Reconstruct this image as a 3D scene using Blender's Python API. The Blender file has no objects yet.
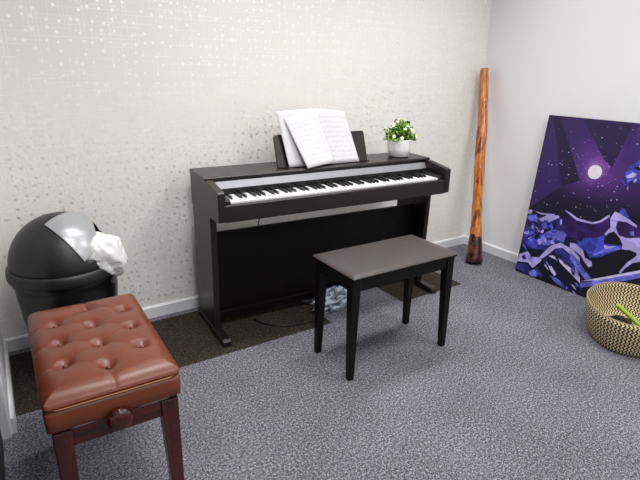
import bpy, bmesh, math, random
from mathutils import Vector, Matrix, noise
PI = math.pi
C = bpy.context.scene.collection
sc = bpy.context.scene
rnd = random.Random(7)

# ------------------------------------------------------------------ helpers
def lin(c):
    f = lambda v: v/12.92 if v <= .04045 else ((v+.055)/1.055)**2.4
    return (f(c[0]/255), f(c[1]/255), f(c[2]/255), 1)

class N:
    """tiny node-graph builder"""
    def __init__(s, name):
        s.m = bpy.data.materials.new(name); s.m.use_nodes = True
        s.t = s.m.node_tree; s.t.nodes.clear()
        s.out = s.t.nodes.new('ShaderNodeOutputMaterial')
        s.b = s.t.nodes.new('ShaderNodeBsdfPrincipled')
        s.t.links.new(s.b.outputs[0], s.out.inputs[0])
    def node(s, typ, **kw):
        n = s.t.nodes.new(typ)
        for k, v in kw.items(): setattr(n, k, v)
        return n
    def put(s, sock, v):
        if isinstance(v, bpy.types.NodeSocket): s.t.links.new(v, sock)
        elif v is not None: sock.default_value = v
    def math(s, op, a, b=None, c=None, clamp=False):
        n = s.node('ShaderNodeMath', operation=op, use_clamp=clamp)
        for i, v in enumerate((a, b, c)):
            if v is not None: s.put(n.inputs[i], v)
        return n.outputs[0]
    def mix(s, f, a, b):
        n = s.node('ShaderNodeMix', data_type='RGBA')
        s.put(n.inputs[0], f); s.put(n.inputs[6], a); s.put(n.inputs[7], b)
        return n.outputs[2]
    def coord(s, kind='Object'):
        return s.node('ShaderNodeTexCoord').outputs[kind]
    def scale(s, v, sc_):
        n = s.node('ShaderNodeMapping'); s.put(n.inputs[0], v); n.inputs['Scale'].default_value = sc_
        return n.outputs[0]
    def xyz(s, v):
        n = s.node('ShaderNodeSeparateXYZ'); s.put(n.inputs[0], v); return n.outputs
    def cxyz(s, x, y, z):
        n = s.node('ShaderNodeCombineXYZ')
        for i, v in enumerate((x, y, z)): s.put(n.inputs[i], v)
        return n.outputs[0]
    def noise(s, v, scale, detail=3, rough=.5, dist=0):
        n = s.node('ShaderNodeTexNoise'); s.put(n.inputs['Vector'], v)
        n.inputs['Scale'].default_value = scale; n.inputs['Detail'].default_value = detail
        n.inputs['Roughness'].default_value = rough; n.inputs['Distortion'].default_value = dist
        return n.outputs['Fac']
    def white(s, v):
        n = s.node('ShaderNodeTexWhiteNoise', noise_dimensions='3D'); s.put(n.inputs['Vector'], v)
        return n.outputs
    def ramp(s, f, stops):
        n = s.node('ShaderNodeValToRGB'); s.put(n.inputs[0], f)
        e = n.color_ramp.elements
        while len(e) < len(stops): e.new(.5)
        for i, (p, c) in enumerate(stops): e[i].position = p; e[i].color = c
        return n.outputs[0]
    def bump(s, h, strength=.3, dist=.002):
        n = s.node('ShaderNodeBump'); s.put(n.inputs['Height'], h)
        n.inputs['Strength'].default_value = strength; n.inputs['Distance'].default_value = dist
        s.t.links.new(n.outputs[0], s.b.inputs['Normal'])
    def set(s, **kw):
        for k, v in kw.items(): s.put(s.b.inputs[k.replace('_', ' ')], v)
        return s.m

def plain(name, rgb, rough=.5, metal=0, spec=.5, grain=.06, gscale=60, bump=0, bscale=200, **kw):
    n = N(name); co = n.coord()
    c = lin(rgb)
    d = tuple(v*(1-grain) for v in c[:3])+(1,); l = tuple(min(1, v*(1+grain)) for v in c[:3])+(1,)
    n.set(Base_Color=n.mix(n.noise(co, gscale), d, l), Roughness=rough, Metallic=metal)
    n.b.inputs['Specular IOR Level'].default_value = spec
    for k, v in kw.items(): n.b.inputs[k.replace('_', ' ')].default_value = v
    if bump: n.bump(n.noise(co, bscale, 4), bump, .001)
    return n.m

def wood(name, dark, light, rough=.4, axis=2, scale=18, spec=.5, coat=0):
    n = N(name); co = n.coord()
    s = [scale]*3; s[axis] = scale*.07
    g = n.noise(n.scale(co, s), 2.5, 5, .6, .6)
    n.set(Base_Color=n.ramp(g, [(.3, lin(dark)), (.7, lin(light))]), Roughness=rough)
    n.b.inputs['Specular IOR Level'].default_value = spec
    n.b.inputs['Coat Weight'].default_value = coat; n.b.inputs['Coat Roughness'].default_value = .15
    return n.m

def bm_new(): return bmesh.new()
def add_box(bm, x0, x1, y0, y1, z0, z1):
    v = [bm.verts.new(p) for p in ((x0,y0,z0),(x1,y0,z0),(x1,y1,z0),(x0,y1,z0),(x0,y0,z1),(x1,y0,z1),(x1,y1,z1),(x0,y1,z1))]
    for f in ((3,2,1,0),(4,5,6,7),(0,1,5,4),(1,2,6,5),(2,3,7,6),(3,0,4,7)): bm.faces.new([v[i] for i in f])
    return v
def add_taper(bm, bot, top):
    """bot/top = (x0,x1,y0,y1,z)"""
    v = []
    for (x0,x1,y0,y1,z) in (bot, top): v += [bm.verts.new(p) for p in ((x0,y0,z),(x1,y0,z),(x1,y1,z),(x0,y1,z))]
    for f in ((3,2,1,0),(4,5,6,7),(0,1,5,4),(1,2,6,5),(2,3,7,6),(3,0,4,7)): bm.faces.new([v[i] for i in f])
def add_prism_x(bm, prof, x0, x1):
    """profile of (y,z) points extruded along x"""
    a = [bm.verts.new((x0,y,z)) for y,z in prof]; b = [bm.verts.new((x1,y,z)) for y,z in prof]
    bm.faces.new(a); bm.faces.new(b[::-1])
    n = len(prof)
    for i in range(n): bm.faces.new((a[(i+1)%n], a[i], b[i], b[(i+1)%n]))
def add_lathe(bm, prof, n=48, cx=0, cy=0, cap=True):
    rings = [[bm.verts.new((cx+r*math.cos(2*PI*k/n), cy+r*math.sin(2*PI*k/n), z)) for k in range(n)] for r, z in prof]
    for a, b in zip(rings, rings[1:]):
        for k in range(n): bm.faces.new((a[k], a[(k+1)%n], b[(k+1)%n], b[k]))
    if cap: bm.faces.new(rings[0][::-1]); bm.faces.new(rings[-1])
    return rings
def add_tube(bm, pts, radii, n=12, cap=True):
    pts = [Vector(p) for p in pts]
    if not hasattr(radii, '__len__'): radii = [radii]*len(pts)
    rings = []; up = None
    for i, p in enumerate(pts):
        t = (pts[min(i+1, len(pts)-1)]-pts[max(i-1, 0)]).normalized()
        if up is None: up = Vector((1,0,0)) if abs(t.x) < .8 else Vector((0,1,0))
        a = (up-t*up.dot(t)).normalized(); b = t.cross(a); up = a
        rings.append([bm.verts.new(p+(a*math.cos(2*PI*k/n)+b*math.sin(2*PI*k/n))*radii[i]) for k in range(n)])
    for r, s in zip(rings, rings[1:]):
        for k in range(n): bm.faces.new((r[k], r[(k+1)%n], s[(k+1)%n], s[k]))
    if cap: bm.faces.new(rings[0][::-1]); bm.faces.new(rings[-1])
def smooth_path(pts, n=8):
    P = [Vector(p) for p in pts]; P = [P[0]*2-P[1]]+P+[P[-1]*2-P[-2]]; o = []
    for i in range(1, len(P)-2):
        for k in range(n):
            t = k/n; a, b, c, d = P[i-1:i+3]
            o.append(.5*((2*b)+(c-a)*t+(2*a-5*b+4*c-d)*t*t+(3*b-a-3*c+d)*t**3))
    return o+[P[-2]]
def obj(name, bm, mat, parent=None, bevel=0, seg=2, smooth=False, subsurf=0):
    bmesh.ops.recalc_face_normals(bm, faces=bm.faces[:])
    me = bpy.data.meshes.new(name); bm.to_mesh(me); bm.free()
    for m in (mat if isinstance(mat, (list, tuple)) else [mat]): me.materials.append(m)
    o = bpy.data.objects.new(name, me); C.objects.link(o)
    if parent: o.parent = parent
    if smooth:
        for p in me.polygons: p.use_smooth = True
    if bevel:
        md = o.modifiers.new('bevel', 'BEVEL'); md.width = bevel; md.segments = seg; md.limit_method = 'ANGLE'; md.angle_limit = .6
        md.harden_normals = False
    if subsurf:
        md = o.modifiers.new('subd', 'SUBSURF'); md.levels = md.render_levels = subsurf
    return o
def box(name, x0, x1, y0, y1, z0, z1, mat, parent=None, bevel=0, seg=2):
    bm = bm_new(); add_box(bm, x0, x1, y0, y1, z0, z1); return obj(name, bm, mat, parent, bevel, seg)
def thing(name, label, cat, loc=(0,0,0), rz=0, group=None):
    o = bpy.data.objects.new(name, None); C.objects.link(o); o.empty_display_size = .1
    o.location = loc; o.rotation_euler = (0,0,rz); return tag(o, label, cat, group)
def tag(o, label, cat, group=None):
    o['label'] = label; o['category'] = cat
    if group: o['group'] = group
    return o
def struct(o): o['kind'] = 'structure'; return o
def copy_part(o, loc, parent):
    c = o.copy(); C.objects.link(c); c.parent = parent; c.location = loc; return c

# ------------------------------------------------------------------ room materials
def wallpaper():
    n = N('wallpaper'); co = n.coord(); X = n.xyz(co); x, z = X[0], X[2]
    # small square foil dots, jittered on a loose grid
    def cells(size, keep, half, seed):
        gx = n.math('DIVIDE', x, size); gz = n.math('DIVIDE', z, size)
        fx = n.math('FLOOR', gx); fz = n.math('FLOOR', gz)
        w = n.white(n.cxyz(fx, fz, seed)); wc = n.xyz(w['Color'])
        dx = n.math('SUBTRACT', n.math('FRACT', gx), n.math('MULTIPLY_ADD', wc[0], .5, .25))
        dz = n.math('SUBTRACT', n.math('FRACT', gz), n.math('MULTIPLY_ADD', wc[1], .5, .25))
        inside = n.math('LESS_THAN', n.math('ADD', n.math('POWER', n.math('ABSOLUTE', dx), 3.0), n.math('POWER', n.math('ABSOLUTE', dz), 3.0)), half**3)
        return n.math('MULTIPLY', inside, n.math('LESS_THAN', wc[2], keep))
    dots = n.math('MAXIMUM', cells(.044, .72, .135, 1.0), cells(.036, .25, .10, 5.0))
    def lines(a, b, across, along, keep, width, seed):
        ga = n.math('DIVIDE', a, across); gb = n.math('DIVIDE', b, along)
        row = n.math('FLOOR', ga); off = n.white(n.cxyz(row, seed, 3.0))['Value']
        w = n.white(n.cxyz(row, n.math('FLOOR', n.math('ADD', gb, off)), seed))['Value']
        f = n.math('LESS_THAN', n.math('ABSOLUTE', n.math('SUBTRACT', n.math('FRACT', ga), .5)), width)
        return n.math('MULTIPLY', f, n.math('LESS_THAN', w, keep))
    ln = n.math('MAXIMUM', lines(z, x, .017, .13, .36, .06, 2.0), lines(x, z, .015, .11, .36, .07, 9.0))
    weave = n.noise(n.scale(co, (1,1,1)), 260, 2)
    base = n.mix(weave, lin((229,227,221)), lin((236,234,229)))
    col = n.mix(n.math('MULTIPLY', ln, .6), base, lin((252,252,250)))
    col = n.mix(dots, col, lin((247,247,244)))
    n.set(Base_Color=col, Metallic=n.math('MULTIPLY', dots, .62), Roughness=n.math('MULTIPLY_ADD', dots, -.17, .55))
    n.bump(n.math('MULTIPLY', ln, .5), .08, .001)
    return n.m
def carpet(name, dark, mid, light):
    n = N(name); co = n.coord()
    a = n.noise(co, 230, 2, .7); b = n.noise(co, 100, 2, .6); c = n.noise(co, 3, 2)
    f = n.math('ADD', n.math('MULTIPLY', a, .66), n.math('MULTIPLY', b, .34))
    f = n.math('ADD', f, n.math('MULTIPLY_ADD', c, .06, -.03))
    n.set(Base_Color=n.ramp(f, [(.36, lin(dark)), (.5, lin(mid)), (.64, lin(light))]), Roughness=.95)
    n.b.inputs['Specular IOR Level'].default_value = .15
    n.bump(f, .9, .006)
    return n.m
M = {}
M['wallpaper'] = wallpaper()
M['white_wall'] = plain('white_wall_paint', (241,241,242), .5, grain=.015, gscale=4, bump=.05, bscale=300)
M['grey_wall'] = plain('grey_wall_paint', (225,225,225), .6, grain=.02, gscale=4)
M['trim'] = plain('white_trim_paint', (228,229,233), .35, grain=.02, gscale=8)
M['ceiling'] = plain('ceiling_paint', (235,235,235), .8, grain=.02)
M['carpet'] = carpet('grey_carpet', (30,31,36), (97,97,104), (184,184,193))
M['brown_carpet'] = carpet('brown_carpet', (20,17,14), (46,41,35), (90,82,73))
M['black_paint'] = plain('black_paint', (9,9,10), .5)

# ------------------------------------------------------------------ room: right wall x=0, back wall y=0
XL, LEND, HC, YF, XO = -3.125, -.66, 2.62, -4.6, -4.6
struct(box('floor', XO-.1, .12, YF-.1, .12, -.06, 0, M['carpet']))
struct(box('ceiling', XO-.1, .12, YF-.1, .12, HC, HC+.06, M['ceiling']))
struct(box('wall_back', XO, .12, 0, .12, 0, HC, M['wallpaper']))
struct(box('wall_right', 0, .12, YF, 0, 0, HC, M['white_wall']))
struct(box('wall_left', XL-.12, XL, LEND, 0, 0, HC, M['white_wall']))
struct(box('wall_front', XO, .12, YF-.1, YF, 0, HC, M['grey_wall']))
struct(box('wall_outer', XO-.1, XO, YF, 0, 0, HC, M['grey_wall']))
def skirting(name, pts):
    """profile: 66 mm high, 13 mm thick with a small top chamfer; pts = start, end, inward normal"""
    (ax, ay), (bx, by), (nx, ny) = pts
    bm = bm_new(); prof = [(0,0),(.013,0),(.013,.058),(.007,.0655),(0,.0655)]
    A = [bm.verts.new((ax+nx*d, ay+ny*d, z)) for d, z in prof]; B = [bm.verts.new((bx+nx*d, by+ny*d, z)) for d, z in prof]
    bm.faces.new(A); bm.faces.new(B[::-1])
    for i in range(5): bm.faces.new((A[i], B[i], B[(i+1)%5], A[(i+1)%5]))
    return struct(obj(name, bm, M['trim']))
skirting('baseboard_back', ((XL,0),(0,0),(0,-1)))
skirting('baseboard_right', ((0,-.013),(0,YF),(-1,0)))
skirting('baseboard_left', ((XL,-.013),(XL,LEND),(1,0)))
struct(box('trim_1', XL-.135, XL-.005, LEND-.022, LEND, 0, HC, M['trim'], bevel=.003))
struct(box('door_1', XL-.075, XL-.033, LEND-.90, LEND-.035, .005, 2.05, M['black_paint'], bevel=.002))

# carpet tiles of a darker colour let into the floor, half a metre square
def tile(ix, label):
    x1 = -.635-.5025*ix; bm = bm_new(); add_box(bm, x1-.5022, x1, -.556, -.056, -.004, .0015)
    tag(obj('carpet_tile', bm, M['brown_carpet'], bevel=.001), label, 'carpet tile', None)
tile(0, 'dark brown carpet tile under the right foot of the piano')
tile(2, 'dark brown carpet tile under the piano, with the loop of black cable on it')
tile(3, 'dark brown carpet tile under the left foot of the piano')
tile(4, 'dark brown carpet tile between the rubbish bin and the tufted brown stool')

# ------------------------------------------------------------------ digital piano
M['rosewood'] = wood('dark_rosewood', (16,9,9), (27,16,15), .34, axis=0, scale=30, spec=.5)
M['rosewood_v'] = wood('dark_rosewood_upright', (17,11,10), (28,19,17), .36, axis=2, scale=30, spec=.5)
M['rosewood_y'] = wood('dark_rosewood_cross', (17,11,10), (28,19,17), .36, axis=1, scale=30, spec=.5)
M['dark_panel'] = wood('black_panel', (7,5,5), (12,8,8), .45, axis=0, scale=30, spec=.2)
M['white_key'] = plain('white_key_plastic', (222,222,221), .25, grain=.01)
M['black_key'] = plain('black_key_plastic', (10,10,11), .3)
M['silver'] = plain('brushed_silver', (150,151,154), .4, metal=.6, grain=.05, gscale=120)
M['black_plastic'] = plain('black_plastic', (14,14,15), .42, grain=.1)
PX, PY, PHI = -2.2135, -.104, -.0517
W = 1.3575
P = thing('digital_piano', 'dark rosewood upright digital piano standing against the patterned wall', 'piano', (PX,PY,0), PHI)
bm = bm_new(); add_prism_x(bm, [(0,.797),(-.236,.797),(-.239,.801),(-.232,.8085),(0,.8105)], -.002, W+.002)
obj('lid', bm, M['rosewood'], P, bevel=.0015)
cheek = [(0,.632),(-.398,.632),(-.418,.640),(-.418,.768),(-.410,.7745),(-.262,.7968),(0,.7968)]
for x0, x1 in ((0,.034),(W-.034,W)):
    bm = bm_new(); add_prism_x(bm, cheek, x0, x1); obj('side_panel', bm, M['rosewood_y'], P, bevel=.0025)
for x0, x1, xf0, xf1 in ((.003,.034,-.002,.040),(W-.034,W-.003,W-.040,W+.002)):
    bm = bm_new(); add_prism_x(bm, [(-.004,.034),(-.262,.034),(-.282,.632),(-.004,.632)], x0, x1)
    lg = obj('leg', bm, M['rosewood_v'], P, bevel=.002)
    bm = bm_new(); add_prism_x(bm, [(-.006,0.002),(-.398,0.002),(-.402,.008),(-.400,.030),(-.385,.038),(-.006,.038)], xf0, xf1)
    obj('foot', bm, M['rosewood_y'], lg, bevel=.003)
box('keybed', .034, W-.034, -.395, -.012, .640, .662, M['rosewood'], P)
box('rear_panel', .034, W-.034, -.014, -.002, .662, .797, M['rosewood'], P)
bm = bm_new(); add_prism_x(bm, [(-.394,.634),(-.414,.634),(-.416,.640),(-.414,.708),(-.410,.7125),(-.394,.7135)], .034, W-.034)
obj('key_slip', bm, M['rosewood'], P, bevel=.0015)
# silver panel above the keys, slit under the lid
bm = bm_new(); add_prism_x(bm, [(-.251,.7495),(-.251,.752),(-.237,.783),(-.226,.783),(-.226,.7495)], .0345, W-.0345)
obj('control_panel', bm, M['silver'], P, bevel=.001)
box('felt_strip', .0345, W-.0345, -.2485, -.226, .700, .749, M['black_plastic'], P)
box('lid_gap_shade_strip', .0345, W-.0345, -.225, -.212, .70, .796, M['black_plastic'], P)  # black strip added to stand for the shade in the slit under the lid
KX0 = (W-1.222)/2
for x0, x1 in ((.0345, KX0-.001),(W-KX0+.001, W-.0345)):
    bm = bm_new(); add_prism_x(bm, [(-.394,.700),(-.394,.728),(-.384,.733),(-.249,.741),(-.249,.700)], x0, x1)
    obj('end_block', bm, M['black_plastic'], P, bevel=.002)
kw = 1.222/52
bm = bm_new(); add_box(bm, .0006, kw-.0006, -.392, -.249, .698, .7215)
k0 = obj('white_key', bm, M['white_key'], P, bevel=.0012); k0.location = (KX0, 0, 0)
for i in range(1, 52): copy_part(k0, (KX0+kw*i, 0, 0), P)
bm = bm_new(); add_taper(bm, (-.0055,.0055,-.345,-.249,.72), (-.0042,.0042,-.337,-.249,.7335))
b0 = obj('black_key', bm, M['black_key'], P, bevel=.0012)
first = True
for i in range(51):
    if i % 7 in (1, 4): continue            # keyboard starts on A: no black key after B and E
    x = KX0+kw*(i+1)
    if first: b0.location = (x,0,0); first = False
    else: copy_part(b0, (x,0,0), P)
box('back_panel', .034, W-.034, -.165, -.150, .085, .514, M['dark_panel'], P, bevel=.001)
box('lower_rail', .034, W-.034, -.185, -.130, .040, .085, M['dark_panel'], P, bevel=.002)
# music rest, leaning back from the lid
def rounded_rect(w, h, r, n=5):
    o = []
    for cx, cy, a0 in ((w-r, h-r, 0), (r, h-r, PI/2)):
        o += [(cx+r*math.cos(a0+PI/2*k/n), cy+r*math.sin(a0+PI/2*k/n)) for k in range(n+1)]
    return o+[(0,0),(w,0)]
bm = bm_new(); rr = rounded_rect(.553, .168, .014); th = .014
a = [bm.verts.new((x, 0, z)) for x, z in rr]; b = [bm.verts.new((x, th, z)) for x, z in rr]
bm.faces.new(a); bm.faces.new(b[::-1])
for i in range(len(rr)): bm.faces.new((a[i], b[i], b[(i+1)%len(rr)], a[(i+1)%len(rr)]))
mr = obj('music_rest', bm, M['rosewood'], P, bevel=.0015)
mr.location = (.409, -.165, .8095); mr.rotation_euler = (-math.atan2(.055,.16), 0, 0)
bm = bm_new(); add_prism_x(bm, [(-.165,.8095),(-.182,.8092),(-.182,.8135),(-.165,.8145)], .409, .962)
obj('page_ledge', bm, M['rosewood'], P, bevel=.001)
PM = Matrix.Translation((PX,PY,0)) @ Matrix.Rotation(PHI, 4, 'Z')
def pl(x, y, z): return PM @ Vector((x,y,z))

# black cables of the piano
def cable(name, pts, r, label):
    bm = bm_new(); add_tube(bm, smooth_path(pts, 8), r, 8)
    return tag(obj(name, bm, M['black_plastic'], smooth=True), label, 'cable')
cable('power_cable', [pl(.32,-.146,.40), pl(.31,-.143,.47), pl(.305,-.139,.53), pl(.315,-.16,.575), pl(.322,-.165,.6315)], .003,
      'thin black cable hanging in a loop below the keyboard')
cable('floor_cable', [(-1.985,-.315,.0065),(-1.955,-.40,.0065),(-1.875,-.465,.0065),(-1.76,-.492,.0065),(-1.665,-.482,.0065),(-1.62,-.43,.0065),(-1.63,-.335,.0065),(-1.66,-.27,.0065)], .004,
      'black cable lying in a loop on the brown carpet tile below the piano')

# crumpled clear plastic bag on the floor beneath the piano
def crumple(seed, sx, sy, sz, amp, freq, subdiv=5, floor=None):
    bm = bm_new(); bmesh.ops.create_icosphere(bm, subdivisions=subdiv, radius=1)
    for v in bm.verts:
        p = v.co.copy(); q_ = Vector((p.x*1.3+seed, p.y*1.3-seed, p.z*1.3))
        r1 = 1-abs(noise.noise(q_*freq))*2; r2 = 1-abs(noise.noise(q_*freq*2.3+Vector((5,1,2))))*2
        k = 1+amp*(.7*r1+.3*r2-.4)
        v.co = Vector((p.x*sx*k, p.y*sy*k, p.z*sz*k))
        if floor is not None and v.co.z < floor: v.co.z = floor+abs(v.co.z-floor)*.05
    return bm
n = N('plastic_film'); co = n.coord()
n.set(Base_Color=n.ramp(n.noise(n.scale(co,(14,30,30)), 1.5, 3), [(.4, lin((88,100,116))), (.55, lin((190,202,216)))]), Roughness=.18)
n.b.inputs['Transmission Weight'].default_value = .12; n.bump(n.noise(co, 30, 4), .8, .01); M['film'] = n.m
bm = crumple(3.1, .125, .055, .055, .8, 1.7, 5, -.035)
o = obj('plastic_bag', bm, M['film'], smooth=True); o.location = (-1.515, -.392, .0365); o.rotation_euler = (0,0,.25)
tag(o, 'crumpled bluish clear plastic bag on the carpet under the piano', 'plastic bag')

# ------------------------------------------------------------------ sheet music
def paper(name, printed):
    n = N(name); uv = n.xyz(n.coord('UV')); u, v = uv[0], uv[1]
    base = lin((206,205,208))
    if printed:
        g = n.math('MULTIPLY', v, 11.0); fr = n.math('FRACT', g); row = n.math('FLOOR', g)
        inrow = n.math('MULTIPLY', n.math('GREATER_THAN', fr, .28), n.math('LESS_THAN', fr, .72))
        st = n.math('FRACT', n.math('MULTIPLY', n.math('SUBTRACT', fr, .28), 11.4))
        line = n.math('MULTIPLY', inrow, n.math('LESS_THAN', st, .28))
        # note heads and stems: hashed cells along every staff
        cu = n.math('MULTIPLY', u, 46.0); cf = n.math('FRACT', cu)
        w = n.xyz(n.white(n.cxyz(n.math('FLOOR', cu), row, 4.0))['Color'])
        has = n.math('LESS_THAN', w[0], .62)
        py = n.math('MULTIPLY_ADD', w[1], .45, .26)
        dy = n.math('SUBTRACT', fr, py)
        head = n.math('MULTIPLY', n.math('LESS_THAN', n.math('ABSOLUTE', dy), .055), n.math('LESS_THAN', n.math('ABSOLUTE', n.math('SUBTRACT', cf, .45)), .3))
        stem = n.math('MULTIPLY', n.math('MULTIPLY', n.math('GREATER_THAN', dy, 0.0), n.math('LESS_THAN', dy, .28)), n.math('LESS_THAN', n.math('ABSOLUTE', n.math('SUBTRACT', cf, .72)), .09))
        note = n.math('MULTIPLY', n.math('MAXIMUM', head, stem), has)
        ink = n.math('MAXIMUM', n.math('MULTIPLY', line, .2), n.math('MULTIPLY', note, .38))
        mg = n.math('MULTIPLY', n.math('MULTIPLY', n.math('GREATER_THAN', u, .09), n.math('LESS_THAN', u, .93)), n.math('MULTIPLY', n.math('GREATER_THAN', v, .05), n.math('LESS_THAN', v, .93)))
        base = n.mix(n.math('MULTIPLY', ink, mg), base, lin((50,50,76)))
    n.set(Base_Color=base, Roughness=.7)
    return n.m
M['paper'] = paper('paper', False); M['printed'] = paper('printed_paper', True)
SM = thing('sheet_music', 'open booklet of white sheet music leaning on the piano music rest', 'sheet music', pl(.65,-.2,.815), PHI)
def sheet(name, TL, TR, BR, BL, mat, bulge=0, thick=.0012, sag=0, skip=1.0):
    base = Vector((.65,-.2,.815)); nu, nv = 14, 14
    TL, TR, BR, BL = (Vector(p)-base for p in (TL,TR,BR,BL))
    nrm = (TR-TL).cross(BL-TL).normalized()
    if nrm.y > 0: nrm = -nrm
    bm = bm_new(); uvl = bm.loops.layers.uv.new('UVMap'); g = []
    for j in range(nv+1):
        r = []
        for i in range(nu+1):
            u, v = i/nu, j/nv
            p = (TL*(1-u)+TR*u)*(1-v)+(BL*(1-u)+BR*u)*v
            p = p+nrm*(bulge*math.sin(PI*u)*(1-.35*v)+sag*math.sin(PI*u)*v)
            r.append((bm.verts.new(p), (u, 1-v)))
        g.append(r)
    for j in range(nv):
        for i in range(nu):
            q4 = (g[j][i], g[j][i+1], g[j+1][i+1], g[j+1][i])
            f = bm.faces.new([k[0] for k in q4]); f.smooth = True
            for lp, k in zip(f.loops, q4): lp[uvl].uv = k[1]
    me = bpy.data.meshes.new(name); bm.to_mesh(me); bm.free(); me.materials.append(mat)
    o = bpy.data.objects.new(name, me); C.objects.link(o); o.parent = SM
    md = o.modifiers.new('thickness', 'SOLIDIFY'); md.thickness = thick; md.offset = 0
    return o
sheet('left_page', (.432,-.094,1.083), (.645,-.106,1.094), (.565,-.190,.812), (.462,-.185,.812), M['paper'], .006)
sheet('right_page', (.640,-.105,1.095), (.842,-.094,1.074), (.893,-.185,.812), (.585,-.190,.812), M['printed'], .006)
sheet('turning_page', (.466,-.115,1.045), (.655,-.112,1.088), (.715,-.214,.824), (.538,-.246,.8105), M['printed'], .012)

# ------------------------------------------------------------------ potted plant on the piano
M['pot'] = plain('white_ceramic', (248,248,246), .3, grain=.01)
M['soil'] = plain('dark_moss', (34,44,20), .9, grain=.4, gscale=200)
def leafmat(name, a, b):
    n = N(name); n.set(Base_Color=n.ramp(n.noise(n.coord(), 70, 2), [(.35, lin(a)), (.65, lin(b))]), Roughness=.5); return n.m
M['leaf'] = leafmat('green_leaf', (104,150,36), (190,218,104)); M['leaf_d'] = leafmat('dark_green_leaf', (36,74,16), (84,126,36))
M['petal'] = plain('cream_petal', (236,240,214), .6)
PT = thing('potted_plant', 'small leafy green plant with cream flowers in a white pot on the piano', 'plant', pl(1.212,-.125,.8112))
bm = bm_new(); add_lathe(bm, [(.052,0),(.060,.003),(.069,.05),(.0735,.096),(.0735,.100),(.069,.100),(.066,.086),(.02,.084)], 40)
obj('pot', bm, M['pot'], PT, smooth=True)
bm = bm_new(); add_lathe(bm, [(.066,.084),(.060,.094),(.02,.104),(.004,.107)], 32); obj('soil', bm, M['soil'], PT, smooth=True)
def add_leaf(bm, p, d, L, wd, mi=0):
    d = d.normalized(); s = d.cross(Vector((rnd.uniform(-1,1), rnd.uniform(-1,1), rnd.uniform(-.2,1)))).normalized(); nn = s.cross(d)
    ks = [(0,.12),(.35,1),(.7,.85),(1,.05)]; L1 = []; Rr = []
    for t, w in ks:
        c = p+d*L*t-nn*L*.22*t*t
        L1.append(bm.verts.new(c+s*wd*w*.5+nn*wd*.12*w)); Rr.append(bm.verts.new(c-s*wd*w*.5+nn*wd*.12*w))
    for i in range(3):
        f = bm.faces.new((L1[i], L1[i+1], Rr[i+1], Rr[i])); f.material_index = mi; f.smooth = True
bm = bm_new(); stems = bm_new()
for i in range(190):
    a = rnd.uniform(0, 2*PI); e = math.asin(rnd.uniform(-.12, 1)); R_ = rnd.uniform(.55, 1)
    tip = Vector((math.cos(a)*math.cos(e)*.096, math.sin(a)*math.cos(e)*.096, .104+math.sin(e)*.118))
    tip = Vector((tip.x*R_, tip.y*R_, .092+(tip.z-.092)*R_)); root = Vector((math.cos(a)*.03*R_, math.sin(a)*.03*R_, .092))
    add_tube(stems, [root, root.lerp(tip,.5)+Vector((0,0,.008)), tip], .0009, 4)
    dr = (tip-root).normalized()
    for k in range(5):
        t = rnd.uniform(.55, 1); p = root.lerp(tip, t)
        dd = dr+Vector((rnd.uniform(-1,1), rnd.uniform(-1,1), rnd.uniform(-.5,.9)))
        add_leaf(bm, p, dd, rnd.uniform(.013,.021), rnd.uniform(.008,.012), 1 if (R_ < .75 or rnd.random() < .18) else 0)
    if i % 6 == 0 and R_ > .7:
        fl = bm_new(); c0 = tip+dr*.006
        ax1 = dr.orthogonal().normalized(); ax2 = dr.cross(ax1); ce = fl.verts.new(c0); rim_ = []
        for k in range(20):
            th_ = 2*PI*k/20; rr_ = .0115*(.55+.45*abs(math.cos(2.5*th_)))
            rim_.append(fl.verts.new(c0+(ax1*math.cos(th_)+ax2*math.sin(th_))*rr_+dr*.003*rr_/.0115))
        for k in range(20): fl.faces.new((ce, rim_[k], rim_[(k+1)%20]))
        obj('flower', fl, M['petal'], PT, smooth=True)
obj('foliage', bm, [M['leaf'], M['leaf_d']], PT); obj('stems', stems, M['leaf_d'], PT)

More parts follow.
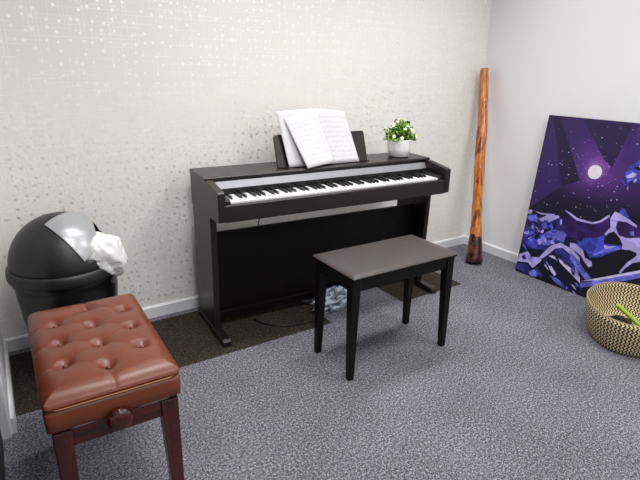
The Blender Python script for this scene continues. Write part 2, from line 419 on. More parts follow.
# ------------------------------------------------------------------ dark piano bench
M['leatherette'] = plain('taupe_leatherette', (68,62,60), .36, grain=.05, gscale=30, bump=.25, bscale=350)
M['bench_wood'] = wood('black_brown_wood', (7,5,5), (13,9,9), .4, axis=2, scale=40, spec=.22)
B = thing('piano_bench', 'dark wooden piano bench with flat grey-brown padded seat in front of the piano', 'bench', (-1.580,-.8945,0), -.004)
hx, hy = .298, .158
def cushion(hx, hy, z0, zs, ztop, rc, nx, ny, dents=None, edge=.05, power=1):
    """padded seat with rounded vertical corners, a crowned top and optional tufting"""
    bm = bm_new(); g = []
    def H(u, v):
        du = hx-abs(u); dv = hy-abs(v)
        k = 1-math.exp(-max(0, min(du, dv))/edge*2.2)
        h = zs+(ztop-zs)*k
        if dents: h -= dents(u, v)
        return h
    def sq(a, h):    # finer rows at the rim
        s = math.copysign(1-(1-abs(a))**1.6, a) if a else 0
        return s*h
    for j in range(ny+1):
        row = []
        for i in range(nx+1):
            u = sq(-1+2*i/nx, hx); v = sq(-1+2*j/ny, hy)
            cu, cv = hx-rc, hy-rc                    # round the plan corners
            if abs(u) > cu and abs(v) > cv:
                ex, ey = abs(u)-cu, abs(v)-cv; m = max(ex, ey); l = math.hypot(ex, ey)
                if l > 0: u = math.copysign(cu+ex*m/l, u); v = math.copysign(cv+ey*m/l, v)
            row.append(bm.verts.new((u, v, H(u, v))))
        g.append(row)
    for j in range(ny):
        for i in range(nx): bm.faces.new((g[j][i], g[j][i+1], g[j+1][i+1], g[j+1][i]))
    rim = [g[0][i] for i in range(nx)]+[g[j][nx] for j in range(ny)]+[g[ny][i] for i in range(nx, 0, -1)]+[g[j][0] for j in range(ny, 0, -1)]
    prev = rim
    for z, k in ((zs-.006, 1.006), ((zs+z0)/2, 1.008), (z0+.003, 1.004), (z0, .99)):
        ring = [bm.verts.new((v.co.x*k, v.co.y*k, z)) for v in rim]
        for i in range(len(rim)): bm.faces.new((prev[i], ring[i], ring[(i+1)%len(rim)], prev[(i+1)%len(rim)]))
        prev = ring
    bm.faces.new(prev)
    return bm
obj('seat', cushion(hx, hy, .4865, .4935, .5085, .005, 48, 30, edge=.05), M['leatherette'], B, smooth=True)
box('seat_board', -hx+.001, hx-.001, -hy+.001, hy-.001, .478, .486, M['bench_wood'], B, bevel=.002)
for x0, x1, y0, y1 in ((-.249,.249,-.141,-.125),(-.249,.249,.125,.141),(-.289,-.273,-.099,.099),(.273,.289,-.099,.099)):
    box('apron', x0, x1, y0, y1, .420, .4775, M['bench_wood'], B, bevel=.0015)
for sx in (-1, 1):
    for sy in (-1, 1):
        bm = bm_new()
        xo, yo = sx*.2935, sy*.1455
        X = sorted((xo, xo-sx*.044)); Y = sorted((yo, yo-sy*.044)); X2 = sorted((xo, xo-sx*.027)); Y2 = sorted((yo, yo-sy*.027))
        add_taper(bm, (*X2, *Y2, .0), (*X, *Y, .4775)); obj('leg', bm, M['bench_wood'], B, bevel=.002)

# ------------------------------------------------------------------ tufted brown stool
n = N('brown_leather'); co = n.coord()
n.set(Base_Color=n.ramp(n.noise(co, 6, 4), [(.3, lin((103,48,29))), (.7, lin((118,58,36)))]), Roughness=.36)
n.bump(n.noise(co, 420, 3), .12, .001); M['leather'] = n.m
M['mahogany'] = wood('red_mahogany', (32,6,4), (84,22,13), .25, axis=2, scale=26, coat=.4)
M['mahogany_x'] = wood('red_mahogany_rail', (32,6,4), (84,22,13), .25, axis=0, scale=26, coat=.4)
M['steel'] = plain('shiny_steel', (170,170,172), .25, metal=1)
S = thing('piano_stool', 'tufted brown leather adjustable stool with red mahogany legs and side knob', 'stool', (-2.848,-1.071,0), -.012)
SX, SY = .167, .272
BT = [(-.098,.126),(-.098,0),(-.098,-.125),(.102,.129),(.102,.001),(.102,-.126),(0,.189),(0,.062),(0,-.063),(0,-.187)]
CR = []
for i, a in enumerate(BT):
    for b in BT[i+1:]:
        d = math.hypot(a[0]-b[0], a[1]-b[1])
        if .09 < d < .135 and abs(a[0]-b[0]) > .05: CR.append((a, b))
for a in BT[:3]: CR.append((a, (-.17, a[1]-.0)))
for a in BT[3:6]: CR.append((a, (.17, a[1])))
CR += [(BT[6], (0,.28)), (BT[9], (0,-.28))]
def dents(u, v):
    h = 0
    for x, y in BT:
        d = math.hypot(u-x, v-y); h += .017*math.exp(-(d/.020)**2)+.006*math.exp(-(d/.045)**2)
    c = 0
    for (ax, ay), (bx, by) in CR:
        dx, dy = bx-ax, by-ay; L2 = dx*dx+dy*dy
        t = max(0, min(1, ((u-ax)*dx+(v-ay)*dy)/L2)); d = math.hypot(u-ax-dx*t, v-ay-dy*t)
        c = max(c, .0024*math.exp(-(d/.0075)**2))
    return min(h+c, .024)
st = obj('seat', cushion(SX, SY, .4985, .512, .546, .014, 96, 150, dents, edge=.055), M['leather'], S, smooth=True)
bm = bm_new()
for x, y in BT:
    hz = .546-dents(x, y)+.0045
    r0 = bmesh.ops.create_uvsphere(bm, u_segments=14, v_segments=8, radius=.0075)
    bmesh.ops.scale(bm, vec=(1,1,.6), verts=r0['verts']); bmesh.ops.translate(bm, vec=(x,y,hz), verts=r0['verts'])
    bo = obj('button', bm, M['leather'], S, smooth=True); bm = bm_new()
bm.free()
bm = cushion(SX*1.0, SY*1.0, .434, .488, .498, .014, 12, 20, edge=.02); obj('seat_base', bm, M['leather'], S, smooth=True)
bm = bm_new(); pr = []
for k in range(64):
    a = 2*PI*k/64; ca, sa = math.cos(a), math.sin(a)
    e = 14.0; r_ = (abs(ca)**e+abs(sa)**e)**(-1/e); pr.append((ca*r_*(SX*1.010), sa*r_*(SY*1.008), .4975))
M['piping'] = plain('tan_stitching', (150,92,58), .5)
add_tube(bm, pr+[pr[0], pr[1]], .0024, 8); obj('piping', bm, M['piping'], S, smooth=True)
box('lift_plate', -.150, .150, -.255, .255, .422, .4335, M['black_paint'], S)
for sx in (-1,1):
    x = sx*.09
    bm = bm_new(); add_tube(bm, [(x-.045,-.258,.4275),(x+.045,-.258,.4275)], .0045, 8); obj('lift_bar', bm, M['steel'], S, smooth=True)
for x0, x1, y0, y1, m in ((-.112,.112,-.255,-.235,'mahogany_x'),(-.112,.112,.235,.255,'mahogany_x'),(-.150,-.130,-.22,.22,'mahogany'),(.130,.150,-.22,.22,'mahogany')):
    box('apron', x0, x1, y0, y1, .368, .4215, M[m], S, bevel=.002)
for sx in (-1, 1):
    for sy in (-1, 1):
        bm = bm_new(); xo, yo = sx*.158, sy*.263
        X = sorted((xo, xo-sx*.048)); Y = sorted((yo, yo-sy*.048)); xb, yb = xo-sx*.004, yo+sy*.002; X2 = sorted((xb, xb-sx*.032)); Y2 = sorted((yb, yb-sy*.032))
        add_taper(bm, (*X2, *Y2, 0), (*X, *Y, .4215)); obj('leg', bm, M['mahogany'], S, bevel=.003)
bm = bm_new(); prof = [(.012,0),(.012,.010),(.024,.012),(.031,.018),(.033,.026),(.031,.034),(.024,.040),(.012,.043)]
for k in range(8): pass
rings = add_lathe(bm, prof, 48)
for i, r in enumerate(rings):
    if 2 <= i <= 6:
        for k, v in enumerate(r):
            s_ = 1+.03*math.cos(k*2*PI/48*12); v.co.x *= s_; v.co.y *= s_
kn = obj('knob', bm, M['mahogany'], S, smooth=True); kn.location = (0,-.255,.424); kn.rotation_euler = (PI/2,0,0)

# ------------------------------------------------------------------ rubbish bin
M['bin_black'] = plain('bin_black_plastic', (24,24,25), .42, grain=.1, bump=.15, bscale=300)
M['bin_body'] = plain('bin_glossy_black', (9,9,10), .3, grain=.1)
M['bin_silver'] = plain('bin_silver_plastic', (168,170,172), .32, metal=.35, grain=.02)
BN = thing('rubbish_bin', 'black dome-lid rubbish bin with silver flap in the corner', 'bin', (-2.842,-.31,0), 0)
bm = bm_new(); add_lathe(bm, [(.150,.001),(.158,.006),(.196,.40),(.196,.44),(.204,.445),(.204,.47),(.198,.475)], 64); obj('body', bm, M['bin_body'], BN, smooth=True)
bm = bm_new(); add_lathe(bm, [(.198,.468),(.217,.470),(.219,.478),(.216,.506),(.211,.514),(.203,.516),(.199,.513),(.199,.470)], 64, cap=False)
obj('rim', bm, M['bin_black'], BN, smooth=True)
c4 = [Vector(p).normalized() for p in ((-.27,-.373,.888),(.46,.20,.866),(.50,-.77,.40),(.255,-.945,.235))]   # flap corners on the dome
open4 = [Vector(p).normalized() for p in ((.22,.26,.93),(.86,.42,.16),(.93,-.30,.14),(.30,-.93,.20),(.35,-.55,.70))]
def inside_sph(d, poly):
    s = 0
    for i in range(len(poly)):
        t = poly[i].cross(poly[(i+1)%len(poly)]).dot(d)
        if t == 0: continue
        if s == 0: s = 1 if t > 0 else -1
        elif (t > 0) != (s > 0): return False
    return True
bm = bm_new(); nA, nE = 96, 28; RD = .205
grid = [[None]*nA for _ in range(nE)]
for e in range(nE):
    el = PI/2*e/nE
    for a in range(nA):
        az = 2*PI*a/nA; grid[e][a] = bm.verts.new((RD*math.cos(az)*math.cos(el), RD*math.sin(az)*math.cos(el), RD*math.sin(el)+.512))
pole = bm.verts.new((0,0,RD+.512))
for e in range(nE):
    for a in range(nA):
        vs = [grid[e][a], grid[e][(a+1)%nA]]+([grid[e+1][(a+1)%nA], grid[e+1][a]] if e < nE-1 else [pole])
        ctr = sum((v.co for v in vs), Vector())/len(vs)-Vector((0,0,.512))
        if inside_sph(ctr.normalized(), open4): continue
        bm.faces.new(vs)
o = obj('dome_lid', bm, M['bin_black'], BN, smooth=True)
md = o.modifiers.new('thickness', 'SOLIDIFY'); md.thickness = .004; md.offset = -1
bm = bm_new(); nn_ = 20; g = []
for j in range(nn_+1):
    r = []
    for i in range(nn_+1):
        u, v = i/nn_, j/nn_
        d = ((c4[0]*(1-u)+c4[1]*u)*(1-v)+(c4[3]*(1-u)+c4[2]*u)*v).normalized()
        r.append(bm.verts.new(d*(RD+.0035)+Vector((0,0,.512))))
    g.append(r)
for j in range(nn_):
    for i in range(nn_): bm.faces.new((g[j][i], g[j][i+1], g[j+1][i+1], g[j+1][i]))
o = obj('flap', bm, M['bin_silver'], BN, smooth=True)
md = o.modifiers.new('thickness', 'SOLIDIFY'); md.thickness = .003; md.offset = 1
md = o.modifiers.new('bevel', 'BEVEL'); md.width = .001; md.segments = 2; md.limit_method = 'ANGLE'
bm = bm_new(); add_lathe(bm, [(.190,.474),(.186,.44),(.02,.43)], 48); obj('liner', bm, M['bin_body'], BN, smooth=True)
# white plastic bag stuffed in the opening and drooping over the rim
n = N('white_bag_plastic'); co = n.coord()
n.set(Base_Color=n.mix(n.noise(co, 20, 3), lin((214,213,212)), lin((244,243,242))), Roughness=.38)
n.b.inputs['Subsurface Weight'].default_value = .1; n.bump(n.noise(co, 28, 3, .5, 1.0), .45, .008); M['bag'] = n.m
bm = crumple(1.7, .112, .082, .070, .16, 1.1, 5)
for v in bm.verts:                                           # pull a loose corner outwards and down over the rim
    t = max(0, v.co.x/.09)
    if v.co.x > .02: v.co.z -= .075*t*max(0, .6-v.co.z/.08)*.75; v.co.x += .004*t
o = obj('carrier_bag', bm, M['bag'], smooth=True); o.location = (-2.736,-.408,.572); o.rotation_euler = (0,0,-.35)
tag(o, 'white crumpled plastic bag sticking out of the rubbish bin', 'plastic bag')

# ------------------------------------------------------------------ didgeridoo
n = N('didgeridoo_wood'); co = n.coord(); zz = n.xyz(co)[2]
st_ = n.noise(n.scale(co, (26,26,2.2)), 1.6, 5, .65, .8)
bl = n.noise(n.scale(co, (22,22,9)), 1.2, 4, .6)
w1 = n.ramp(st_, [(.25, lin((96,38,10))), (.45, lin((178,96,30))), (.7, lin((222,148,62)))])
w1 = n.mix(n.math('MULTIPLY', n.math('GREATER_THAN', n.noise(n.scale(co,(13,13,3.2)), 1.2, 2), .60), .75), w1, lin((92,30,10)))
w2 = n.ramp(bl, [(.36, lin((20,6,5))), (.52, lin((74,22,14))), (.66, lin((104,62,44)))])
edge = n.math('LESS_THAN', n.math('ADD', zz, n.math('MULTIPLY_ADD', bl, .10, -.05)), .20)
n.set(Base_Color=n.mix(edge, w1, w2), Roughness=.22); n.bump(st_, .25, .004); n.b.inputs['Coat Weight'].default_value = .5; M['didge'] = n.m
path = smooth_path([(-.277,-.342,.010),(-.243,-.300,.20),(-.222,-.272,.315),(-.204,-.248,.432),(-.176,-.211,.60),(-.147,-.173,.77),(-.112,-.135,.95),(-.092,-.100,1.103),(-.074,-.072,1.235),(-.066,-.058,1.310)], 6)
rad = []
for p in path:
    z = p.z
    ks = [(0,.058),(.05,.056),(.2,.044),(.30,.0345),(.43,.0345),(.77,.0365),(.95,.034),(1.1,.0325),(1.24,.0295),(1.30,.0285),(1.35,.0285)]
    for (z0, r0), (z1, r1) in zip(ks, ks[1:]):
        if z0 <= z <= z1: r = r0+(r1-r0)*(z-z0)/(z1-z0)
    rad.append(r*(1+.03*math.sin(z*23)+.02*math.sin(z*51+1)))
bm = bm_new(); add_tube(bm, path, rad, 28)
top = max(bm.faces, key=lambda f: f.calc_center_median().z)
r = bmesh.ops.inset_individual(bm, faces=[top], thickness=.009); bmesh.ops.translate(bm, vec=(0,0,-.05), verts=top.verts)
DG = obj('didgeridoo', bm, M['didge'], smooth=True)
tag(DG, 'orange-brown wooden didgeridoo with dark mottled foot leaning in the room corner', 'didgeridoo')

# ------------------------------------------------------------------ leaning painting
ART = [
('violet_left',[(0.022,1.034),(0.112,0.83),(0.186,0.621),(-0.009,0.441)]),
('dark_ray',[(0.026,1.039),(0.075,1.037),(0.186,0.866),(0.294,0.681),(0.186,0.621),(0.112,0.83)]),
('dusk',[(0.224,1.04),(0.517,1.039),(0.462,0.787),(0.406,0.824)]),
('violet_right',[(0.549,1.037),(0.581,1.035),(0.634,0.833),(0.498,0.822)]),
('night',[(-0.016,-0.0),(0.001,0.42),(0.209,0.45),(0.291,0.44),(0.52,0.48),(0.571,0.60),(0.62,0.56),(1.06,0.56),(1.06,0.0),(0.501,0.006)]),
('purple',[(0.218,0.437),(0.291,0.449),(0.368,0.434),(0.445,0.449),(0.519,0.508),(0.538,0.434),(0.498,0.377),(0.403,0.343),(0.345,0.332),(0.271,0.329)]),
('lilac',[(0.244,0.486),(0.284,0.478),(0.338,0.456),(0.432,0.455),(0.472,0.476),(0.515,0.524),(0.52,0.511),(0.48,0.467),(0.435,0.444),(0.336,0.441),(0.287,0.464)]),
('lilac',[(0.045,0.431),(0.101,0.43),(0.19,0.445),(0.19,0.437),(0.103,0.42)]),
('indigo',[(-0.002,0.211),(0.008,0.409),(0.095,0.399),(0.161,0.429),(0.239,0.43),(0.3,0.338),(0.276,0.257),(0.184,0.203),(0.065,0.179)]),
('blue',[(0.01,0.254),(0.013,0.359),(0.063,0.359),(0.091,0.303),(0.062,0.25)]),
('blue',[(0.089,0.366),(0.147,0.407),(0.196,0.395),(0.197,0.339),(0.139,0.329)]),
('sky',[(0.131,0.283),(0.177,0.315),(0.235,0.319),(0.218,0.258),(0.158,0.227)]),
('sky',[(0.214,0.35),(0.271,0.354),(0.295,0.336),(0.288,0.285),(0.242,0.29)]),
('blue',[(0.045,0.232),(0.1,0.267),(0.142,0.235),(0.105,0.191),(0.055,0.189)]),
('sky',[(-0.005,0.374),(0.018,0.399),(0.064,0.411),(0.086,0.378),(0.035,0.359)]),
('lilac',[(0.085,0.384),(0.142,0.428),(0.219,0.443),(0.223,0.429),(0.165,0.387),(0.108,0.374)]),
('lilac',[(-0.004,0.409),(0.009,0.433),(0.034,0.431),(0.029,0.412),(0.01,0.402)]),
('lilac',[(0.233,0.419),(0.243,0.425),(0.251,0.387),(0.237,0.393)]),
('night',[(0.136,0.341),(0.183,0.342),(0.184,0.311),(0.144,0.299)]),
('night',[(0.083,0.307),(0.117,0.308),(0.114,0.265),(0.096,0.272)]),
('night',[(0.185,0.386),(0.208,0.4),(0.221,0.364),(0.204,0.347)]),
('lilac',[(-0.008,0.068),(0.006,0.12),(0.063,0.158),(0.098,0.13),(0.158,0.146),(0.175,0.13),(0.123,0.059),(0.081,0.085)]),
('purple',[(0.026,0.113),(0.048,0.131),(0.063,0.105),(0.043,0.089)]),
('indigo',[(-0.012,0.019),(-0.008,0.055),(0.077,0.07),(0.112,0.046),(0.101,0.005)]),
('sky',[(0.096,0.023),(0.144,0.06),(0.189,0.049),(0.163,0.014),(0.123,0.002)]),
('black',[(0.171,0.121),(0.219,0.144),(0.284,0.045),(0.279,0.011),(0.178,0.006)]),
('indigo',[(0.233,0.221),(0.291,0.251),(0.364,0.211),(0.428,0.159),(0.442,0.103),(0.367,0.15),(0.282,0.184)]),
('lilac',[(0.147,0.133),(0.18,0.195),(0.214,0.244),(0.271,0.28),(0.351,0.262),(0.41,0.228),(0.418,0.198),(0.361,0.22),(0.29,0.253),(0.244,0.232),(0.21,0.183),(0.178,0.147)]),
('pale',[(0.212,0.174),(0.288,0.161),(0.375,0.116),(0.449,0.075),(0.441,0.109),(0.381,0.143),(0.297,0.176),(0.242,0.186)]),
('pale',[(0.225,0.111),(0.249,0.115),(0.292,0.076),(0.283,0.06),(0.259,0.077)]),
('sky',[(0.252,0.053),(0.302,0.052),(0.387,0.02),(0.379,0.002),(0.296,0.024)]),
('lilac',[(0.339,0.159),(0.355,0.173),(0.364,0.159),(0.353,0.145)]),
('blue',[(0.331,0.292),(0.388,0.315),(0.43,0.281),(0.405,0.249)]),
('black',[(0.477,0.236),(0.561,0.304),(0.647,0.343),(0.705,0.356),(0.715,0.337),(0.674,0.279),(0.657,0.205),(0.546,0.147),(0.504,0.132),(0.48,0.178)]),
('blue',[(0.346,0.327),(0.396,0.323),(0.407,0.35),(0.496,0.382),(0.52,0.401),(0.527,0.351),(0.625,0.37),(0.625,0.347),(0.516,0.261),(0.469,0.245),(0.414,0.299)]),
('sky',[(0.511,0.283),(0.629,0.352),(0.601,0.357),(0.539,0.324),(0.481,0.267),(0.469,0.245)]),
('lilac',[(0.527,0.342),(0.562,0.345),(0.596,0.357),(0.57,0.333),(0.539,0.326)]),
('black',[(0.537,0.417),(0.565,0.436),(0.61,0.404),(0.629,0.371),(0.532,0.353)]),
('blue',[(0.565,0.545),(0.57,0.579),(0.589,0.575),(0.637,0.519)]),
('purple',[(0.559,0.499),(0.614,0.51),(0.753,0.51),(0.768,0.451),(0.639,0.413),(0.594,0.42)]),
('lilac',[(0.526,0.504),(0.541,0.547),(0.569,0.543),(0.632,0.52),(0.677,0.5),(0.675,0.489),(0.615,0.505),(0.57,0.499),(0.569,0.46),(0.595,0.422),(0.638,0.418),(0.767,0.456),(0.797,0.342),(0.703,0.289),(0.673,0.245),(0.657,0.205),(0.65,0.22),(0.674,0.279),(0.715,0.337),(0.711,0.352),(0.674,0.357),(0.63,0.349),(0.628,0.376),(0.604,0.408),(0.565,0.436),(0.537,0.417),(0.526,0.397),(0.517,0.411),(0.539,0.451)]),
('sky',[(0.646,0.459),(0.667,0.465),(0.675,0.44),(0.655,0.439)]),
('black',[(0.688,0.227),(0.707,0.273),(0.765,0.315),(0.775,0.28)]),
('lilac',[(0.329,0.298),(0.365,0.302),(0.419,0.277),(0.442,0.236),(0.485,0.227),(0.495,0.201),(0.478,0.186),(0.442,0.212),(0.417,0.24),(0.336,0.269)]),
('sky',[(0.344,0.241),(0.414,0.203),(0.462,0.159),(0.51,0.128),(0.482,0.103),(0.415,0.155),(0.355,0.196)]),
('sky',[(0.447,0.074),(0.549,0.133),(0.657,0.193),(0.813,0.283),(0.819,0.258),(0.665,0.162),(0.465,0.051)]),
('pale',[(0.455,0.09),(0.547,0.144),(0.653,0.206),(0.809,0.298),(0.813,0.281),(0.657,0.193),(0.55,0.131)]),
('blue',[(0.533,0.725),(0.539,0.75),(0.551,0.811),(0.598,0.853),(0.663,0.88),(0.703,0.73),(0.585,0.724),(0.572,0.709),(0.55,0.705)]),
('lilac',[(0.549,0.752),(0.581,0.781),(0.603,0.774),(0.594,0.754),(0.558,0.742)]),
('indigo',[(0.539,0.736),(0.56,0.734),(0.581,0.74),(0.586,0.72),(0.55,0.707)]),
('night',[(0.575,0.803),(0.605,0.826),(0.65,0.81),(0.623,0.789)]),
('lilac',[(0.564,0.708),(0.574,0.713),(0.58,0.681),(0.576,0.678)]),
]

PW, PHT = .86, 1.043
lean = math.atan2(.105, 1.04)
PN = thing('painting', 'large unframed canvas of a purple night sky and blue rocks leaning on the white wall', 'painting', (-.140,-.585,.003), 0)
PN.rotation_euler = (0, lean, 0)
cols = dict(violet_left=(50,28,94), dark_ray=(30,14,56), violet_right=(60,34,108), dusk=(35,18,68), night=(13,9,40), purple=(44,18,84), lilac=(172,162,226), pale=(206,198,240), indigo=(44,40,122),
            blue=(62,68,178), sky=(104,106,210), black=(9,8,24), moon=(240,230,248), star=(214,202,240))
names = list(cols)
mats = []
n = N('painted_sky'); pv = n.xyz(n.coord('Object'))
du = n.math('ADD', pv[1], .372); dv = n.math('SUBTRACT', pv[2], .745)
dist = n.math('SQRT', n.math('ADD', n.math('MULTIPLY', du, du), n.math('MULTIPLY', dv, dv)))
dist = n.math('ADD', dist, n.math('MULTIPLY_ADD', n.noise(n.coord('Object'), 6, 4), .12, -.06))
n.set(Base_Color=n.ramp(dist, [(.03, lin((140,88,176))), (.09, lin((88,46,130))), (.24, lin((52,25,92))), (.55, lin((32,16,66)))]), Roughness=.5)
dark = n.math('SUBTRACT', n.math('MULTIPLY_ADD', n.noise(n.coord('Object'), 5, 4), .10, .66), pv[2])
dark = n.math('MULTIPLY', dark, 6.0, clamp=True)
sky_col = n.b.inputs['Base Color'].links[0].from_socket
n.set(Base_Color=n.mix(dark, sky_col, lin((16,9,42))))
mats.append(n.m)
def paint(k):
    n = N('paint_'+k); co = n.coord(); c = lin(cols[k])
    if k in ('moon', 'star', 'violet_left', 'dark_ray', 'violet_right', 'dusk', 'night'):
        return n.set(Base_Color=n.mix(n.noise(co, 9, 4), tuple(v*.75 for v in c[:3])+(1,), tuple(min(1, v*1.2) for v in c[:3])+(1,)), Roughness=.5)
    d = n.node('ShaderNodeVectorMath', operation='MULTIPLY_ADD')          # brush-dab facets
    nz = n.node('ShaderNodeTexNoise'); nz.inputs['Scale'].default_value = 11; n.put(nz.inputs['Vector'], co)
    n.put(d.inputs[0], nz.outputs['Color']); d.inputs[1].default_value = (.09,.09,.09); n.put(d.inputs[2], co)
    vo = n.node('ShaderNodeTexVoronoi'); vo.inputs['Scale'].default_value = 24; n.put(vo.inputs['Vector'], d.outputs[0])
    f = n.xyz(vo.outputs['Color'])[0]
    big = .2 if k in ('lilac', 'pale') else .5
    return n.set(Base_Color=n.mix(f, tuple(v*(1-big) for v in c[:3])+(1,), tuple(min(1, v*(1+big)) for v in c[:3])+(1,)), Roughness=.5)
for k in names: mats.append(paint(k))
mats.append(plain('canvas_edge', (40,30,70), .7))
bm = bm_new()
vs = add_box(bm, 0, .022, -PW, 0, 0, PHT)
for f in bm.faces: f.material_index = len(mats)-1
for f in bm.faces:
    if f.calc_center_median().x < .001: f.material_index = 0
lay = [0]
def flat(pts, mi):
    lay[0] += 1; x = -.00004*lay[0]
    pts = [(min(max(u, .0005), PW-.0005), min(max(v, .0005), PHT-.0005)) for u, v in pts]
    vv = [bm.verts.new((x, -u, v)) for u, v in pts]
    f = bm.faces.new(vv); f.material_index = mi
    f.normal_update()
    if f.normal.x > 0: f.normal_flip()
    bmesh.ops.triangulate(bm, faces=[f])
def disc(u, v, r, mi, k=16, sx=1): flat([(u+r*sx*math.cos(2*PI*i/k), v+r*math.sin(2*PI*i/k)) for i in range(k)], mi)
NI = {k: i+1 for i, k in enumerate(names)}
for k, pts in ART:
    if k == 'night': disc(.372, .745, .041, NI['moon'], 28)
    flat(pts, NI[k])
def dab(u, v, a, b, th, k):
    n_ = 9; ph = rnd.uniform(0, 6)
    flat([(u+(a*q1*math.cos(th)-b*q2*math.sin(th)), v+(a*q1*math.sin(th)+b*q2*math.cos(th)))
          for q1, q2 in ((math.cos(2*PI*i/n_)*(1+.25*math.sin(i*2.3+ph)), math.sin(2*PI*i/n_)*(1+.25*math.sin(i*2.3+ph))) for i in range(n_))], NI[k])
for i in range(70):                                    # petals of the blue flower cluster
    a_ = rnd.uniform(0, 2*PI); q_ = math.sqrt(rnd.random()); sz = rnd.uniform(.008,.022)
    dab(.125+.105*q_*math.cos(a_), .305+.085*q_*math.sin(a_), sz, sz*rnd.uniform(.45,.8), a_+rnd.uniform(-.5,.5), rnd.choice(('sky','blue','indigo','sky','lilac','indigo','night')))
for i in range(26):
    u_ = rnd.uniform(.02,.46); dab(u_, rnd.uniform(.02,.20)-.06*u_, rnd.uniform(.014,.035), rnd.uniform(.004,.010), rnd.uniform(-1.0,-.4), rnd.choice(('lilac','sky','indigo','blue','black')))
for i in range(16):
    dab(rnd.uniform(.56,.72), rnd.uniform(.70,.83), rnd.uniform(.008,.02), rnd.uniform(.004,.010), rnd.uniform(.3,1.2), rnd.choice(('sky','indigo','blue','lilac')))
base_layer = lay[0]
for i in range(150):
    u = rnd.uniform(.03, PW-.03); v = rnd.uniform(.47, PHT-.03)
    if rnd.random() < .6: u = min(max(rnd.gauss(.36, .16), .02), PW-.02); v = min(max(rnd.gauss(.68, .12), .47), PHT-.02)
    if .53 < u < .72 and .62 < v < .88: continue
    lay[0] = base_layer; disc(u, v, rnd.choice((.0012,.0015,.002,.002,.0035)), NI['star'], 6)
me = bpy.data.meshes.new('canvas'); bm.to_mesh(me); bm.free()
for m in mats: me.materials.append(m)
o = bpy.data.objects.new('canvas', me); C.objects.link(o); o.parent = PN

# ------------------------------------------------------------------ woven basket
n = N('woven_zigzag'); uv = n.xyz(n.coord('UV')); u, v = uv[0], uv[1]
rowp = n.math('MULTIPLY', v, 16.0)
tri = n.math('ABSOLUTE', n.math('SUBTRACT', n.math('FRACT', n.math('MULTIPLY', rowp, .5)), .5))
ph = n.math('FRACT', n.math('ADD', n.math('MULTIPLY', u, 74.0), n.math('MULTIPLY', tri, 1.15)))
dk = n.math('LESS_THAN', ph, .5)
wv = n.math('ABSOLUTE', n.math('SUBTRACT', n.math('FRACT', rowp), .5))
n.set(Base_Color=n.mix(dk, lin((222,202,158)), lin((14,11,9))), Roughness=.75)
n.bump(n.math('ADD', n.math('MULTIPLY', wv, -1.0), n.noise(n.coord(), 150, 2)), .7, .004); M['weave'] = n.m
M['rim_straw'] = plain('straw_rim', (150,132,98), .8, grain=.8, gscale=70)
BK = thing('basket', 'round straw basket woven in a black and cream zigzag, standing before the canvas', 'basket', (-.398,-1.452,0), .504)
ax, ay, hb, tb = .285, .205, .184, .84
bm = bm_new(); uvl = bm.loops.layers.uv.new('UVMap'); nA = 96
prof = [(tb*.96,.002,0),(tb,.012,.03)]+[(tb+(1-tb)*math.sin(t/8*PI/2), .012+(hb-.012)*t/8, .03+.97*t/8) for t in range(1,9)]
prof += [(1-.03,hb,1.0)]+[((tb+(1-tb)*math.sin(t/8*PI/2))-.03, .012+(hb-.012)*t/8, .03+.97*t/8) for t in range(7,-1,-1)]
R2 = [[bm.verts.new((ax*s*math.cos(2*PI*k/nA), ay*s*math.sin(2*PI*k/nA), z)) for k in range(nA)] for s, z, _ in prof]
for i in range(len(prof)-1):
    for k in range(nA):
        k1 = (k+1)%nA; f = bm.faces.new((R2[i][k], R2[i][k1], R2[i+1][k1], R2[i+1][k])); f.smooth = True
        for lp, (uu, vv) in zip(f.loops, ((k/nA, prof[i][2]), ((k+1)/nA, prof[i][2]), ((k+1)/nA, prof[i+1][2]), (k/nA, prof[i+1][2]))): lp[uvl].uv = (uu, vv)
for ring in (R2[0], R2[-1]):
    f = bm.faces.new(ring)
    for lp in f.loops: lp[uvl].uv = ((lp.vert.co.x)*.8, lp.vert.co.y*5)
obj('basket_body', bm, M['weave'], BK)
bm = bm_new(); ro = [(ax*.985*math.cos(2*PI*k/64), ay*.985*math.sin(2*PI*k/64), hb) for k in range(66)]
add_tube(bm, ro, .0045, 8); obj('rim', bm, M['rim_straw'], BK, smooth=True)
# things in the basket
M['green'] = plain('lime_green_plastic', (150,176,52), .35, grain=.08)
M['tan'] = plain('tan_card', (196,160,112), .8)
def tube_thing(name, pts, r, mat, label, cat):
    bm = bm_new(); add_tube(bm, smooth_path(pts, 6), r, 14); return tag(obj(name, bm, mat, smooth=True), label, cat)

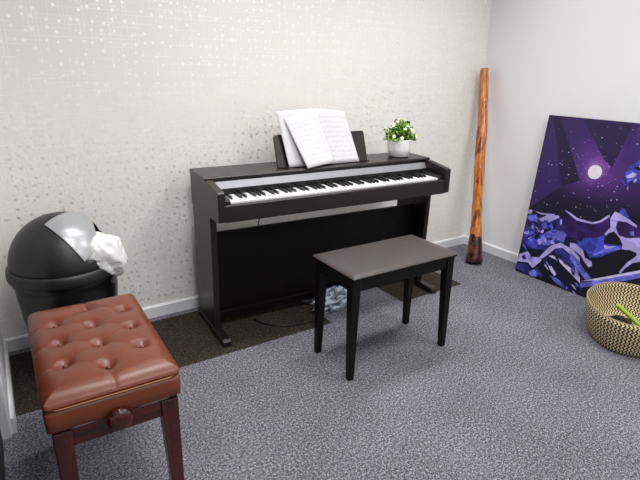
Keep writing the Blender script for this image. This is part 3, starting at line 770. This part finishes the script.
tube_thing('garden_handle', [(-.318,-1.352,.112),(-.302,-1.412,.074),(-.284,-1.49,.024)], .0125, M['green'], 'lime green rod with a rounded end lying in the woven basket', 'rod')
M['gloss_black'] = plain('glossy_black', (10,10,11), .2)
bm = crumple(5.5, .085, .06, .036, .3, 1.2, 4, -.026)
o = obj('pouch', bm, M['gloss_black'], smooth=True); o.location = (-.392,-1.405,.040)
tag(o, 'glossy black pouch lying on the bottom of the woven basket', 'pouch')


# ------------------------------------------------------------------ light
def area(name, loc, sx, sy, power, spread=180, col=(1,.99,.98)):
    l = bpy.data.lights.new(name, 'AREA'); l.shape = 'RECTANGLE'; l.size = sx; l.size_y = sy; l.energy = power; l.color = col; l.spread = math.radians(spread)
    o = bpy.data.objects.new(name, l); C.objects.link(o); o.location = loc; return o
area('ceiling_panel', (-1.35,-.62,HC-.015), 2.2, .28, 13, 92)
area('ceiling_panel', (-.85,-1.8,HC-.015), .6, .6, 18, 150)
area('ceiling_panel', (-2.45,-1.8,HC-.015), .6, .6, 20, 150)
area('ceiling_panel', (-.85,-3.6,HC-.015), .6, .6, 24)
area('ceiling_panel', (-2.4,-3.6,HC-.015), .6, .6, 24)
w = bpy.data.worlds.new('world'); sc.world = w; w.use_nodes = True
w.node_tree.nodes['Background'].inputs[0].default_value = (.9,.95,1,1); w.node_tree.nodes['Background'].inputs[1].default_value = .2

# ------------------------------------------------------------------ camera
cam = bpy.data.cameras.new('camera'); co_ = bpy.data.objects.new('camera', cam); C.objects.link(co_); sc.camera = co_
CP = Vector((-3.0107,-2.5356,1.2963)); yaw, pitch, roll, fpx = .5762, .3309, .0184, 501.3
fw = Vector((math.sin(yaw)*math.cos(pitch), math.cos(yaw)*math.cos(pitch), -math.sin(pitch))); rt = Vector((math.cos(yaw), -math.sin(yaw), 0)); up = rt.cross(fw)
r2 = rt*math.cos(roll)+up*math.sin(roll); u2 = -rt*math.sin(roll)+up*math.cos(roll)
co_.matrix_world = Matrix(((r2.x,u2.x,-fw.x,CP.x),(r2.y,u2.y,-fw.y,CP.y),(r2.z,u2.z,-fw.z,CP.z),(0,0,0,1)))
cam.sensor_width = 36; cam.lens = fpx/640*36; cam.clip_start = .02
sc.view_settings.view_transform = 'Standard'; sc.view_settings.look = 'None'; sc.view_settings.gamma = 1; sc.view_settings.exposure = .09; sc.view_settings.use_curve_mapping = False
